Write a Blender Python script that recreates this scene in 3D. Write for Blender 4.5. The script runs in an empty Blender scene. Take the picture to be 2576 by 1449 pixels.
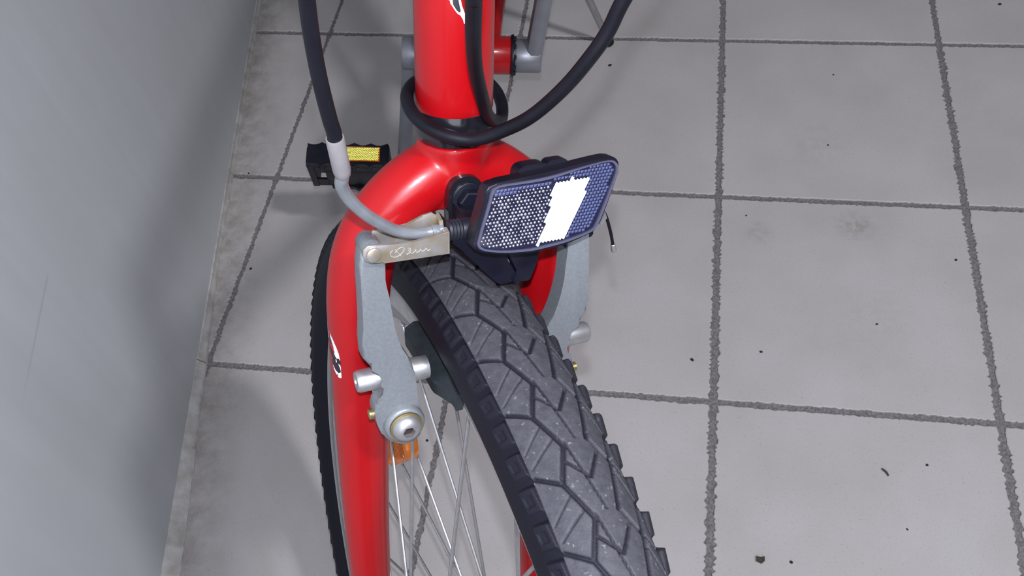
import bpy, bmesh, math, random
import numpy as np
from mathutils import Vector, Matrix
random.seed(7); rng = np.random.default_rng(7)
sc = bpy.context.scene
COL = sc.collection
PI = math.pi

# ------------------------------------------------------------------ camera, light, exposure
CAM = Vector((0.54331, -0.53794, 0.96727))
cr = Vector((0.98559571, 0.13936811, -0.09579992)).normalized()      # camera right
cf = Vector((-0.15861597, 0.56526104, -0.80951895)).normalized()     # camera forward
cu = cr.cross(cf).normalized()                                       # camera up
cam = bpy.data.cameras.new('camera'); co = bpy.data.objects.new('camera', cam); COL.objects.link(co)
m = Matrix((cr, cu, -cf)).transposed().to_4x4(); m.translation = CAM
co.matrix_world = m
cam.sensor_width = 36.0; cam.lens = 2441.6 / 2576 * 36.0; cam.clip_start = 0.02
sc.camera = co
sc.view_settings.view_transform = 'Standard'; sc.view_settings.look = 'None'
sc.view_settings.gamma = 1.0; sc.view_settings.use_curve_mapping = False
sc.view_settings.exposure = 0.12

w = bpy.data.worlds.new('room_light'); sc.world = w; w.use_nodes = True
w.node_tree.nodes['Background'].inputs[0].default_value = (0.86, 0.90, 1.0, 1)
w.node_tree.nodes['Background'].inputs[1].default_value = 0.11

def lamp(name, kind, loc, power, color, target=None, **kw):
    l = bpy.data.lights.new(name, kind); l.energy = power; l.color = color
    for k, v in kw.items(): setattr(l, k, v)
    o = bpy.data.objects.new(name, l); COL.objects.link(o); o.location = loc
    if target is not None:
        o.rotation_euler = (Vector(target) - Vector(loc)).to_track_quat('-Z', 'Y').to_euler()
    return o
# phone flash just above the lens, and the ceiling lamp of the room
lamp('phone_flash', 'POINT', CAM + 0.028 * cu, 10.5, (0.86, 0.88, 1.0), shadow_soft_size=0.004)
lamp('ceiling_lamp', 'AREA', (1.45, -0.60, 2.10), 22.0, (0.95, 0.95, 1.0), target=(0.2, 0.0, 0.1), shape='DISK', size=0.16)
lamp('soft_fill', 'AREA', (0.80, -1.75, 1.35), 14.0, (0.88, 0.92, 1.0), target=(0.3, 0.0, 0.2), shape='RECTANGLE', size=1.1, size_y=1.2)  # added unseen area light: softens the shadows and brightens the near floor

# ------------------------------------------------------------------ frames (millimetres in, metres out)
FO = Vector((0.44680577, -0.2415247, 0.66881872))          # on the steering axis
A_ = Vector((-0.84000546, -0.47327671, 0.26532995))        # wheel axle, towards the bicycle's right
X_ = Vector((0.05922874, 0.4061104, 0.91190257))           # steering axis, up
N_ = Vector((0.53933549, -0.7817183, 0.31310337))          # forward of the fork
def F(a, x, n): return FO + (a * A_ + x * X_ + n * N_) / 1000
HUB = Vector((0.43309043, -0.41469173, 0.31651441))
WF = Vector((0.49087065, -0.87123246, 0.0)); WU = Vector((0.23116406, 0.13024268, 0.96415767))
def W(f, u, a): return HUB + (f * WF + u * WU + a * A_) / 1000
def WP(R, th, a): t = math.radians(th); return W(R * math.cos(t), R * math.sin(t), a)
BB = Vector((0.3317, 0.2359, 0.2842)); BR = Vector((-0.983, -0.136, 0.124)).normalized()
BFW = Vector((0.136, -0.983, 0.0)).normalized(); BFW = (BFW - BFW.dot(BR) * BR).normalized()
BU = BR.cross(BFW).normalized()
if BU.z < 0: BU = -BU
def B(l, f, u): return BB + (l * BR + f * BFW + u * BU) / 1000

# ------------------------------------------------------------------ materials
def mat(name, color, rough=0.5, metal=0.0, coat=0.0, var=0.0, scale=60.0, bump=0.0, bscale=300.0, color2=None, spec=None, detail=4.0, **kw):
    M = bpy.data.materials.new(name); M.use_nodes = True
    nt = M.node_tree; p = nt.nodes['Principled BSDF']
    p.inputs['Base Color'].default_value = (*color, 1); p.inputs['Roughness'].default_value = rough
    p.inputs['Metallic'].default_value = metal; p.inputs['Coat Weight'].default_value = coat
    p.inputs['Coat Roughness'].default_value = 0.12
    if spec is not None: p.inputs['Specular IOR Level'].default_value = spec
    for k, v in kw.items(): p.inputs[k].default_value = v
    geo = nt.nodes.new('ShaderNodeNewGeometry')
    if var > 0 or color2:
        nz = nt.nodes.new('ShaderNodeTexNoise'); nz.inputs['Scale'].default_value = scale; nz.inputs['Detail'].default_value = detail
        nt.links.new(geo.outputs['Position'], nz.inputs['Vector'])
        rp = nt.nodes.new('ShaderNodeValToRGB')
        c2 = color2 or tuple(c * (1 - var) for c in color)
        rp.color_ramp.elements[0].position = 0.35; rp.color_ramp.elements[1].position = 0.65
        rp.color_ramp.elements[0].color = (*c2, 1); rp.color_ramp.elements[1].color = (*color, 1)
        nt.links.new(nz.outputs['Fac'], rp.inputs['Fac']); nt.links.new(rp.outputs['Color'], p.inputs['Base Color'])
    if bump > 0:
        nb = nt.nodes.new('ShaderNodeTexNoise'); nb.inputs['Scale'].default_value = bscale; nb.inputs['Detail'].default_value = 5
        nt.links.new(geo.outputs['Position'], nb.inputs['Vector'])
        bp = nt.nodes.new('ShaderNodeBump'); bp.inputs['Strength'].default_value = bump; bp.inputs['Distance'].default_value = 0.001
        nt.links.new(nb.outputs['Fac'], bp.inputs['Height']); nt.links.new(bp.outputs['Normal'], p.inputs['Normal'])
    return M
RED = mat('red_paint', (0.36, 0.003, 0.006), 0.32, coat=0.25, spec=0.3, var=0.08, scale=20, bump=0.03, bscale=60)
BLK = mat('black_plastic', (0.006, 0.0065, 0.015), 0.38, var=0.3, scale=90, spec=0.35)  # near black, with a slight blue put in for the lens flare's cast
BLKG = mat('black_gloss', (0.010, 0.010, 0.014), 0.16, coat=0.3)
CAB = mat('cable_rubber', (0.006, 0.006, 0.010), 0.46, var=0.2, scale=150, spec=0.2)
RUB = mat('boot_rubber', (0.010, 0.010, 0.020), 0.5, var=0.2, scale=100)
PADM = mat('pad_rubber', (0.022, 0.029, 0.034), 0.5, var=0.35, scale=120, bump=0.2, bscale=400)
ALU = mat('cast_aluminium', (0.235, 0.255, 0.275), 0.40, metal=0.35, var=0.12, scale=700, bump=0.10, bscale=900)
ALUC = mat('painted_crank_alloy', (0.25, 0.26, 0.29), 0.38, metal=0.6, var=0.1, scale=60)
STL = mat('steel', (0.46, 0.46, 0.47), 0.45, metal=0.8, var=0.15, scale=200)
NICK = mat('nickel_steel', (0.40, 0.385, 0.38), 0.40, metal=0.6, color2=(0.32, 0.26, 0.17), scale=110, bump=0.1, bscale=300)
NOOD = mat('noodle_alloy', (0.28, 0.30, 0.325), 0.33, metal=0.4, var=0.15, scale=150)
WHP = mat('grey_ferrule', (0.27, 0.255, 0.26), 0.4, metal=0.3, var=0.1, scale=200)
RIMM = mat('rim_alloy', (0.44, 0.43, 0.43), 0.38, metal=0.4, var=0.15, scale=120)
BRASS = mat('brass', (0.50, 0.40, 0.18), 0.35, metal=0.9)
RUST = mat('rusty_recess', (0.035, 0.012, 0.012), 0.8, var=0.4, scale=500)
AMB = mat('amber_lens', (0.80, 0.20, 0.012), 0.25, coat=0.4, var=0.3, scale=90)
AMBR = mat('amber_prism', (1.0, 0.93, 0.40), 0.09, metal=1.0)
PRISM = mat('clear_prism', (0.93, 0.96, 1.0), 0.15, metal=1.0)
PIP = mat('silvered_pip', (0.80, 0.80, 0.86), 0.30, metal=1.0)
DULL = mat('dull_prism', (0.07, 0.085, 0.19), 0.35, metal=0.6)
LENSB = mat('lens_backing', (0.014, 0.014, 0.035), 0.3, metal=0.2)
EDGE = mat('lens_edge', (0.07, 0.07, 0.11), 0.22, coat=0.5)
WHITE = mat('white_decal', (0.80, 0.80, 0.82), 0.35)
BDEC = mat('black_decal', (0.012, 0.010, 0.016), 0.35)
ENGR = mat('etched_line', (0.46, 0.44, 0.38), 0.7, metal=0.4)
DIRT = mat('dark_dirt', (0.025, 0.022, 0.02), 0.9, var=0.5, scale=900)
LEAFM = mat('dry_leaf', (0.06, 0.05, 0.035), 0.8, var=0.4, scale=600)
MORT = mat('mortar_bed', (0.52, 0.51, 0.50), 0.85, color2=(0.36, 0.34, 0.31), scale=55, bump=0.5, bscale=250)

def nodes_of(name):
    M = bpy.data.materials.new(name); M.use_nodes = True
    nt = M.node_tree; return M, nt, nt.nodes['Principled BSDF'], nt.nodes.new, nt.links.new
# floor tile: pale grey ceramic, fine speckle, cloudy grime, brown grime near the wall, a few stains
WN = Vector((0.98216, 0.18805, 0)); WD0 = -0.0099
def math_node(nt, op, a, b=None, c=None, clamp=False):
    n = nt.nodes.new('ShaderNodeMath'); n.operation = op; n.use_clamp = clamp
    for i, v in enumerate((a, b, c)):
        if v is None: continue
        if isinstance(v, (int, float)): n.inputs[i].default_value = v
        else: nt.links.new(v, n.inputs[i])
    return n.outputs[0]
def mixc(nt, fac, c1, c2):
    n = nt.nodes.new('ShaderNodeMix'); n.data_type = 'RGBA'
    nt.links.new(fac, n.inputs[0])
    for i, c in ((6, c1), (7, c2)):
        if isinstance(c, tuple): n.inputs[i].default_value = (*c, 1)
        else: nt.links.new(c, n.inputs[i])
    return n.outputs[2]
def noise(nt, vec, scale, detail=4, rough=0.5):
    n = nt.nodes.new('ShaderNodeTexNoise'); n.inputs['Scale'].default_value = scale
    n.inputs['Detail'].default_value = detail; n.inputs['Roughness'].default_value = rough
    nt.links.new(vec, n.inputs['Vector']); return n.outputs['Fac']
def rng_map(nt, v, a, b, c=0.0, d=1.0):
    n = nt.nodes.new('ShaderNodeMapRange'); nt.links.new(v, n.inputs[0])
    for i, x in enumerate((a, b, c, d)): n.inputs[i + 1].default_value = x
    return n.outputs[0]
TILE, nt, P, _, L = nodes_of('floor_tile')
pos = nt.nodes.new('ShaderNodeNewGeometry').outputs['Position']
base = mixc(nt, rng_map(nt, noise(nt, pos, 9, 5), 0.35, 0.7), (0.475, 0.455, 0.455), (0.425, 0.405, 0.395))
base = mixc(nt, rng_map(nt, noise(nt, pos, 420, 3, 0.6), 0.58, 0.78, 0, 0.55), base, (0.24, 0.22, 0.20))
base = mixc(nt, rng_map(nt, noise(nt, pos, 130, 4, 0.7), 0.62, 0.78, 0, 0.4), base, (0.30, 0.27, 0.24))
dp = nt.nodes.new('ShaderNodeVectorMath'); dp.operation = 'DOT_PRODUCT'; L(pos, dp.inputs[0]); dp.inputs[1].default_value = WN
dwall = math_node(nt, 'SUBTRACT', dp.outputs['Value'], WD0)
gr = math_node(nt, 'MULTIPLY', rng_map(nt, dwall, 0.075, 0.012), rng_map(nt, noise(nt, pos, 45, 6, 0.7), 0.30, 0.70))
base = mixc(nt, math_node(nt, 'MULTIPLY', gr, 0.75), base, (0.20, 0.175, 0.14))
for (x, y, r, s) in ((0.766, 0.262, 0.030, 0.55), (0.651, 0.244, 0.022, 0.35), (0.73, 0.40, 0.05, 0.16), (0.78, 0.13, 0.06, 0.10)):
    vd = nt.nodes.new('ShaderNodeVectorMath'); vd.operation = 'DISTANCE'; L(pos, vd.inputs[0]); vd.inputs[1].default_value = (x, y, 0)
    f1 = math_node(nt, 'MULTIPLY', rng_map(nt, vd.outputs['Value'], r, r * 0.2), rng_map(nt, noise(nt, pos, 90, 5, 0.7), 0.40, 0.62))
    base = mixc(nt, math_node(nt, 'MULTIPLY', f1, s), base, (0.22, 0.19, 0.165))
L(base, P.inputs['Base Color']); P.inputs['Roughness'].default_value = 0.62; P.inputs['Specular IOR Level'].default_value = 0.25
bp = nt.nodes.new('ShaderNodeBump'); bp.inputs['Strength'].default_value = 0.25; bp.inputs['Distance'].default_value = 0.0006
L(noise(nt, pos, 350, 5, 0.6), bp.inputs['Height']); L(bp.outputs['Normal'], P.inputs['Normal'])
GROUT = mat('grout', (0.23, 0.215, 0.22), 0.95, var=0.45, scale=350, bump=0.6, bscale=500)
# painted wall with faint vertical streaks
WALLM, nt, P, _, L = nodes_of('painted_wall')
pos = nt.nodes.new('ShaderNodeNewGeometry').outputs['Position']
mp = nt.nodes.new('ShaderNodeMapping'); mp.inputs['Scale'].default_value = (1, 1, 0.12); L(pos, mp.inputs['Vector'])
wc = mixc(nt, rng_map(nt, noise(nt, mp.outputs['Vector'], 40, 4), 0.3, 0.7), (0.53, 0.55, 0.575), (0.50, 0.52, 0.54))
wc = mixc(nt, rng_map(nt, noise(nt, pos, 6, 3), 0.35, 0.75, 0, 0.5), wc, (0.48, 0.49, 0.50))
dt = nt.nodes.new('ShaderNodeVectorMath'); dt.operation = 'DOT_PRODUCT'; L(pos, dt.inputs[0]); dt.inputs[1].default_value = (-0.18805, 0.98216, 0)
sx = nt.nodes.new('ShaderNodeSeparateXYZ'); L(pos, sx.inputs[0]); tt = dt.outputs['Value']
off = math_node(nt, 'ABSOLUTE', math_node(nt, 'SUBTRACT', sx.outputs['Z'], math_node(nt, 'MULTIPLY_ADD', tt, 0.12, 0.3418)))
scr = math_node(nt, 'MULTIPLY', rng_map(nt, off, 0.0022, 0.0004), math_node(nt, 'MULTIPLY', rng_map(nt, tt, -0.104, -0.112), rng_map(nt, tt, -0.24, -0.17)))
wc = mixc(nt, math_node(nt, 'MULTIPLY', scr, 0.35), wc, (0.30, 0.30, 0.32))
L(wc, P.inputs['Base Color']); P.inputs['Roughness'].default_value = 0.55; P.inputs['Specular IOR Level'].default_value = 0.3
# tyre: black rubber, dusty on the raised tread (mesh attribute 'dust')
TYREM, nt, P, _, L = nodes_of('tyre_rubber')
at = nt.nodes.new('ShaderNodeAttribute'); at.attribute_name = 'dust'
pos = nt.nodes.new('ShaderNodeNewGeometry').outputs['Position']
d1 = math_node(nt, 'MULTIPLY', at.outputs['Fac'], rng_map(nt, noise(nt, pos, 260, 5, 0.65), 0.25, 0.75, 0.55, 1.15))
tc = mixc(nt, d1, (0.006, 0.006, 0.012), (0.062, 0.062, 0.072))
tc = mixc(nt, math_node(nt, 'MULTIPLY', d1, rng_map(nt, noise(nt, pos, 500, 3), 0.64, 0.78)), tc, (0.22, 0.215, 0.22))
L(tc, P.inputs['Base Color']); P.inputs['Roughness'].default_value = 0.6; P.inputs['Specular IOR Level'].default_value = 0.22
bp = nt.nodes.new('ShaderNodeBump'); bp.inputs['Strength'].default_value = 0.25; bp.inputs['Distance'].default_value = 0.0006
L(noise(nt, pos, 900, 3), bp.inputs['Height']); L(bp.outputs['Normal'], P.inputs['Normal'])

# ------------------------------------------------------------------ mesh helpers
WLOC = {}
def link(name, me, m, parent=None, loc=None, smooth=True):
    """link mesh (vertices in world metres) as one object with its origin at its own centre"""
    n = len(me.vertices); cs = np.empty(n * 3, np.float32); me.vertices.foreach_get('co', cs); cs = cs.reshape(-1, 3)
    c = Vector(loc) if loc is not None else Vector(((cs.min(0) + cs.max(0)) / 2).tolist())
    cs -= np.array(c, np.float32); me.vertices.foreach_set('co', cs.ravel()); me.update()
    o = bpy.data.objects.new(name, me); COL.objects.link(o)
    WLOC[o.name] = c
    if parent is not None: o.parent = parent; o.location = c - WLOC[parent.name]
    else: o.location = c
    if m is not None: me.materials.append(m)
    if smooth: me.polygons.foreach_set('use_smooth', [True] * len(me.polygons))
    return o
def link_bm(name, bm, m, parent=None, smooth=True, angle=None, loc=None):
    bmesh.ops.recalc_face_normals(bm, faces=bm.faces)
    me = bpy.data.meshes.new(name); bm.to_mesh(me); bm.free()
    o = link(name, me, m, parent, loc, smooth)
    if smooth:
        try: me.set_sharp_from_angle(angle=math.radians(angle or 40))
        except Exception: pass
    return o
def spline(pts, n=8):
    pts = [Vector(p) for p in pts]; out = []
    ex = [2 * pts[0] - pts[1]] + pts + [2 * pts[-1] - pts[-2]]
    for i in range(1, len(ex) - 2):
        p0, p1, p2, p3 = ex[i - 1:i + 3]
        for k in range(n):
            t = k / n
            out.append(0.5 * ((2 * p1) + (p2 - p0) * t + (2 * p0 - 5 * p1 + 4 * p2 - p3) * t * t + (3 * p1 - p0 - 3 * p2 + p3) * t ** 3))
    out.append(pts[-1]); return out
def add_tube(bm, pts, r, seg=16, caps=True):
    pts = [Vector(p) for p in pts]; n = len(pts)
    rs = r if isinstance(r, (list, tuple)) else [r] * n
    if len(rs) != n: rs = [float(v) for v in np.interp(np.linspace(0, 1, n), np.linspace(0, 1, len(rs)), rs)]
    t0 = (pts[1] - pts[0]).normalized()
    u = t0.orthogonal().normalized(); rings = []
    for i in range(n):
        t = (pts[min(i + 1, n - 1)] - pts[max(i - 1, 0)]).normalized()
        u = (u - u.dot(t) * t).normalized(); v = t.cross(u)
        rings.append([bm.verts.new(pts[i] + rs[i] * (math.cos(2 * PI * k / seg) * u + math.sin(2 * PI * k / seg) * v)) for k in range(seg)])
    for a, b in zip(rings, rings[1:]):
        for k in range(seg): bm.faces.new((a[k], a[(k + 1) % seg], b[(k + 1) % seg], b[k]))
    if caps: bm.faces.new(rings[0][::-1]); bm.faces.new(rings[-1])
    return rings
def add_lathe(bm, origin, axis, prof, seg=32, close=True):
    """prof: (distance along the axis, radius) in mm"""
    axis = Vector(axis).normalized(); u = axis.orthogonal().normalized(); v = axis.cross(u); rings = []
    for d, r in prof:
        c = Vector(origin) + axis * d / 1000
        rings.append([bm.verts.new(c + r / 1000 * (math.cos(2 * PI * k / seg) * u + math.sin(2 * PI * k / seg) * v)) for k in range(seg)])
    for a, b in zip(rings, rings[1:]):
        for k in range(seg): bm.faces.new((a[k], a[(k + 1) % seg], b[(k + 1) % seg], b[k]))
    if close: bm.faces.new(rings[0][::-1]); bm.faces.new(rings[-1])
    return rings
def add_prism(bm, fn, poly, d0, d1, bevel=0.0, bseg=2):
    """poly of (p, q) extruded from depth d0 to d1; fn(p, q, d) gives a point"""
    lo = [bm.verts.new(fn(p, q, d0)) for p, q in poly]; hi = [bm.verts.new(fn(p, q, d1)) for p, q in poly]
    n = len(poly); fs = [bm.faces.new(lo[::-1]), bm.faces.new(hi)]
    for k in range(n): fs.append(bm.faces.new((lo[k], lo[(k + 1) % n], hi[(k + 1) % n], hi[k])))
    if bevel:
        es = set(fs[0].edges) | set(fs[1].edges)
        bmesh.ops.bevel(bm, geom=list(es), offset=bevel / 1000, segments=bseg, affect='EDGES', profile=0.5)
def round_poly(poly, r, seg=5):
    out = []; n = len(poly)
    for i in range(n):
        p0, p1, p2 = (Vector(poly[(i + k) % n]).to_2d() for k in (-1, 0, 1))
        d0 = (p0 - p1); d2 = (p2 - p1); rr = min(r[i] if isinstance(r, (list, tuple)) else r, d0.length * 0.45, d2.length * 0.45)
        a = p1 + d0.normalized() * rr; b = p1 + d2.normalized() * rr
        for k in range(seg + 1):
            t = k / seg; q = (1 - t) ** 2 * a + 2 * t * (1 - t) * p1 + t * t * b; out.append((q.x, q.y))
    return out
def rect(x0, y0, x1, y1): return [(x0, y0), (x1, y0), (x1, y1), (x0, y1)]
def tag(o, label=None, cat=None, group=None, kind=None):
    for k, v in (('label', label), ('category', cat), ('group', group), ('kind', kind)):
        if v: o[k] = v
    return o

# ------------------------------------------------------------------ floor: grout bed and tiles
T = 0.30
bm = bmesh.new()
add_prism(bm, lambda p, q, d: Vector((p, q, d)), rect(-1.6, -1.8, 2.1, 2.1), -0.06, -0.0022)
floor = tag(link_bm('floor', bm, GROUT, smooth=False), 'pale grey ceramic tile floor with dark ragged grout joints', kind='structure')
def tile_mesh(x0, y0, wl, wr):
    """one tile with ragged edges; wl and wr: joint half-widths on its left and right"""
    bm = bmesh.new(); step = 0.0024; n = int(round(T / step)); per = []
    def jag(base, amp):
        run = rng.random(n + 1); big = np.convolve(rng.random(n + 9), np.ones(9) / 9, 'valid')[:n + 1]
        e = base + amp * run ** 1.6 * (0.5 + big * 1.6) + 0.0012 * (big - 0.4)
        return [float(v) for v in e]
    eb, et, el, er = jag(0.0031, 0.0012), jag(0.0031, 0.0012), jag(wl, wl * 0.95), jag(wr, wr * 0.95)
    c = 0.0046
    per.append((x0 + c, y0 + c - 0.0006))
    for i in range(4, n - 3): per.append((x0 + i * step, y0 + eb[i]))
    per.append((x0 + T - c, y0 + c - 0.0006))
    for i in range(4, n - 3): per.append((x0 + T - er[i], y0 + i * step))
    per.append((x0 + T - c, y0 + T - c + 0.0006))
    for i in range(n - 4, 3, -1): per.append((x0 + i * step, y0 + T - et[i]))
    per.append((x0 + c, y0 + T - c + 0.0006))
    for i in range(n - 4, 3, -1): per.append((x0 + el[i], y0 + i * step))
    cx, cy = x0 + T / 2, y0 + T / 2
    def inset(p, d): return (p[0] - d * max(-1, min(1, (p[0] - cx) / (T / 2) * 1.0)) ** 5, p[1] - d * max(-1, min(1, (p[1] - cy) / (T / 2))) ** 5)
    top = [bm.verts.new((*inset(p, 0.0011), 0.0)) for p in per]
    mid = [bm.verts.new((p[0], p[1], -0.0007)) for p in per]
    low = [bm.verts.new((p[0], p[1], -0.0040)) for p in per]
    N = len(per)
    ins = 0.010
    inn = [bm.verts.new((min(max(p[0], x0 + ins), x0 + T - ins), min(max(p[1], y0 + ins), y0 + T - ins), 0.0)) for p in per]
    bm.faces.new(inn)
    for k in range(N):
        bm.faces.new((top[k], top[(k + 1) % N], inn[(k + 1) % N], inn[k]))
        bm.faces.new((mid[k], mid[(k + 1) % N], top[(k + 1) % N], top[k])); bm.faces.new((low[k], low[(k + 1) % N], mid[(k + 1) % N], mid[k]))
    return bm
for ix in range(-2, 5):
    for iy in range(-4, 4):
        x0, y0 = ix * T, iy * T
        if (x0 + T) * WN.x + (y0 + T) * WN.y < WD0 + 0.002: continue
        bm = tile_mesh(x0, y0, 0.0019 if ix in (0, 1) else 0.0028, 0.0019 if ix in (-1, 0) else 0.0028)
        if x0 * WN.x + y0 * WN.y < WD0 + 0.004:
            bmesh.ops.bisect_plane(bm, geom=bm.verts[:] + bm.edges[:] + bm.faces[:], plane_co=WN * (WD0 + 0.001), plane_no=WN, clear_inner=True)
            if not bm.faces: bm.free(); continue
        link_bm('tile', bm, TILE, floor, smooth=False)

# ------------------------------------------------------------------ wall and the mortar cove at its foot
WT = Vector((-0.18805, 0.98216, 0))
def WL(t, h, d): return WN * (WD0 + d) + WT * t + Vector((0, 0, h))
bm = bmesh.new()
add_prism(bm, lambda p, q, d: WL(p, q, d), rect(-1.8, -0.06, 2.2, 2.5), -0.12, 0.0)
wall = tag(link_bm('wall_left', bm, WALLM, smooth=False), 'plain blue-grey painted wall on the left with a soft shadow band', kind='structure')
def cove(t0, t1):
    bm = bmesh.new(); n = 60; rows = []
    for i in range(n + 1):
        t = t0 + (t1 - t0) * i / n
        wd = max(0.0045, 0.0090 - 0.030 * t) + 0.0012 * (random.random() - 0.5)
        h = 0.010 + 0.001 * random.random()
        rows.append([bm.verts.new(WL(t, z, d)) for d, z in ((-0.004, h), (0.002, h), (0.35 * wd, h * 0.75), (0.75 * wd, h * 0.42), (wd, 0.0008), (wd, -0.003), (-0.004, -0.003))])
    for a, b in zip(rows, rows[1:]):
        for k in range(7): bm.faces.new((a[k], a[(k + 1) % 7], b[(k + 1) % 7], b[k]))
    bm.faces.new(rows[0]); bm.faces.new(rows[-1][::-1])
    return bm
cuts = [-0.95, -0.305, 0.0, 0.308, 0.617, 0.925, 1.5]
base_l = None
for t0, t1 in zip(cuts, cuts[1:]):
    bm = cove(t0 + 0.0010, t1 - 0.0010)
    if base_l is None:
        base_l = tag(link_bm('baseboard_left', bm, MORT), 'rough pale mortar cove along the foot of the grey wall', kind='structure')
    else: link_bm('cove_piece', bm, MORT, base_l)

# ------------------------------------------------------------------ the bicycle
root = bpy.data.objects.new('bicycle', None); COL.objects.link(root)
root.location = (0.36, -0.05, 0.0); WLOC['bicycle'] = Vector(root.location); root.empty_display_size = 0.1
tag(root, 'red bicycle with silver rim brake and front reflector standing beside the grey wall', 'bicycle')

# --- frame (head tube, top tube, down tube, seat tube, stays, bottom bracket shell)
bm = bmesh.new()
def HX(x): return F(0, x, 0)
HBOT, HTOP, HR = 6.5, 128, 16.8
add_lathe(bm, HX(0), X_, [(HBOT, 14.5), (HBOT, HR - 0.4), (HBOT + 0.6, HR), (HTOP - 0.6, HR), (HTOP, HR - 0.4), (HTOP, 14.5)], 64)
ST_T = B(0, -118, 385)
add_tube(bm, [HX(38) - N_ * 0.004, B(0, 6, 4)], 0.0155, 32)
add_tube(bm, [HX(112), ST_T], 0.0148, 32)
add_tube(bm, [B(0, 0, 0), B(0, -150, 495)], 0.0145, 32)
REAR = B(0, -425, 52)
for s in (-1, 1):
    add_tube(bm, spline([B(s * 14, -8, 2), B(s * 21, -90, 8), B(s * 40, -200, 25), B(s * 62, -425, 52)], 6), [0.008, 0.0078, 0.007], 16)
    add_tube(bm, spline([B(s * 12, -138, 455), B(s * 40, -240, 300), B(s * 62, -425, 60)], 6), [0.008, 0.008, 0.006], 16)
add_lathe(bm, B(-34, 0, 0), BR, [(0, 15), (0, 19.4), (0.8, 20), (67.2, 20), (68, 19.4), (68, 15)], 48)
frame = link_bm('frame', bm, RED, root)
tag(frame, 'glossy red tubular frame with a thick head tube')

def surf_patch(name, m, cfun, poly, parent, lift=0.15, refine=2.5):
    """flat print laid on a tube: poly in (angle deg, axial mm) on the cylinder cfun(angle, x, lift)"""
    bm = bmesh.new(); vs = [bm.verts.new((p[0], p[1], 0)) for p in poly]; bm.faces.new(vs)
    lo = min(p[0] for p in poly); hi = max(p[0] for p in poly); k = lo + refine
    while k < hi:
        bmesh.ops.bisect_plane(bm, geom=bm.verts[:] + bm.edges[:] + bm.faces[:], plane_co=(k, 0, 0), plane_no=(1, 0, 0)); k += refine
    for v in bm.verts: v.co = cfun(v.co.x, v.co.y, lift)
    return link_bm(name, bm, m, parent)
def on_head(ps, x, l):
    x += 2.8; t = math.radians(ps); r = HR + l; return F(r * math.sin(t), x, r * math.cos(t))
surf_patch('decal', WHITE, on_head, [(40, 64), (36, 61), (32, 57.4), (30, 55.3), (27.5, 53.6), (25.5, 53.0), (24.8, 52.0), (20, 49.8), (15.5, 48.0), (11.5, 47.3), (8, 45.6), (6.5, 44.0), (3, 43.2), (1, 43.6), (0.6, 45.0), (2.5, 46.6), (6.0, 48.4), (9.3, 51.0), (11.5, 54.0), (12, 57.4), (16, 63), (20, 68), (30, 70)], frame, 0.12)['label'] = 'white outlined flame tail decal'
surf_patch('decal', BDEC, on_head, [(36, 63), (31, 58.5), (28, 57), (26.2, 55.1), (22, 53.6), (21.5, 51.6), (16.5, 49.3), (13, 48.4), (11, 49.0), (13.2, 52.0), (15.2, 55.0), (15.6, 57.4), (18, 62), (21, 66), (29, 67)], frame, 0.24)['label'] = 'black flame tail inside the white outline'

# --- headset cup
bm = bmesh.new()
add_lathe(bm, HX(0), X_, [(6.4, 15), (6.4, 16.2), (3.5, 16.6), (0.5, 17.4), (-3.5, 17.6), (-5.5, 16.8), (-7.0, 16.4), (-7.4, 14.0)][::-1], 64)
cup = link_bm('headset_cup', bm, BLKG, root); cup['label'] = 'glossy black lower headset cup'

# --- fork (unicrown)
bm = bmesh.new()
add_tube(bm, [HX(-7.6), HX(-18), HX(-30), HX(-38)], [0.0165, 0.0165, 0.0160, 0.0145], 40)
def leg_path(s): return [F(s * a, x, n) for a, x, n in ((0, -22, 0), (12, -24.5, 0), (25, -33, 0), (36.5, -45, 0), (44.0, -60, 0), (47.6, -80, 0), (48.6, -105, 0), (49.5, -140, 0), (50.5, -190, 0), (51, -240, 1), (51, -300, 4), (50.5, -350, 9), (50, -385, 15))]
for s in (-1, 1):
    add_tube(bm, spline(leg_path(s), 6), [0.0148, 0.0149, 0.0150, 0.0150, 0.0148, 0.0146, 0.0143, 0.0137, 0.0127, 0.0115, 0.0100, 0.0088, 0.0075], 40)
    add_prism(bm, lambda p, q, d: F(s * d, q, p), round_poly([(8, -378), (24, -378), (27, -392), (21, -404), (10, -400)], 4), 47.5, 53)
    add_tube(bm, [F(s * 40.5, -129, 4), F(s * 39.0, -130.5, 14), F(s * 38.5, -131, 19)], [0.0085, 0.0070, 0.0065], 24)
fork = link_bm('fork', bm, RED, root)
rm = fork.modifiers.new('weld', 'REMESH'); rm.mode = 'VOXEL'; rm.voxel_size = 0.0011; rm.use_smooth_shade = True
sm = fork.modifiers.new('fillet', 'SMOOTH'); sm.iterations = 6; sm.factor = 0.5
fork['label'] = 'red unicrown fork with two curved legs'
def on_leg(ps, x, l):
    t = math.radians(ps); k = (-x - 60) / 140; r = 14.75 - 1.6 * k + l; return F(47.3 + 3.2 * k + r * math.sin(t), x, r * math.cos(t))
surf_patch('decal', WHITE, on_leg, [(118, -90), (104, -91.5), (92, -94), (80, -96.5), (70, -99), (62, -102), (57, -105), (55, -108), (57, -110), (54, -112), (53.5, -118.5), (60, -119), (70, -117), (80, -114), (92, -110.5), (118, -107)], fork, 0.25)['label'] = 'black and white lettering fragment on fork leg'
surf_patch('decal', BDEC, on_leg, [(92, -104), (78, -105.0), (70, -106.8), (63, -108.2), (57, -107.6), (54, -109.5), (53.6, -111), (60, -110.6), (55.5, -113.0), (53.6, -115), (60, -116.2), (68, -115.4), (76, -113.2), (80, -110.4), (74, -109.8), (82, -108.2)], fork, 0.36)
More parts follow.
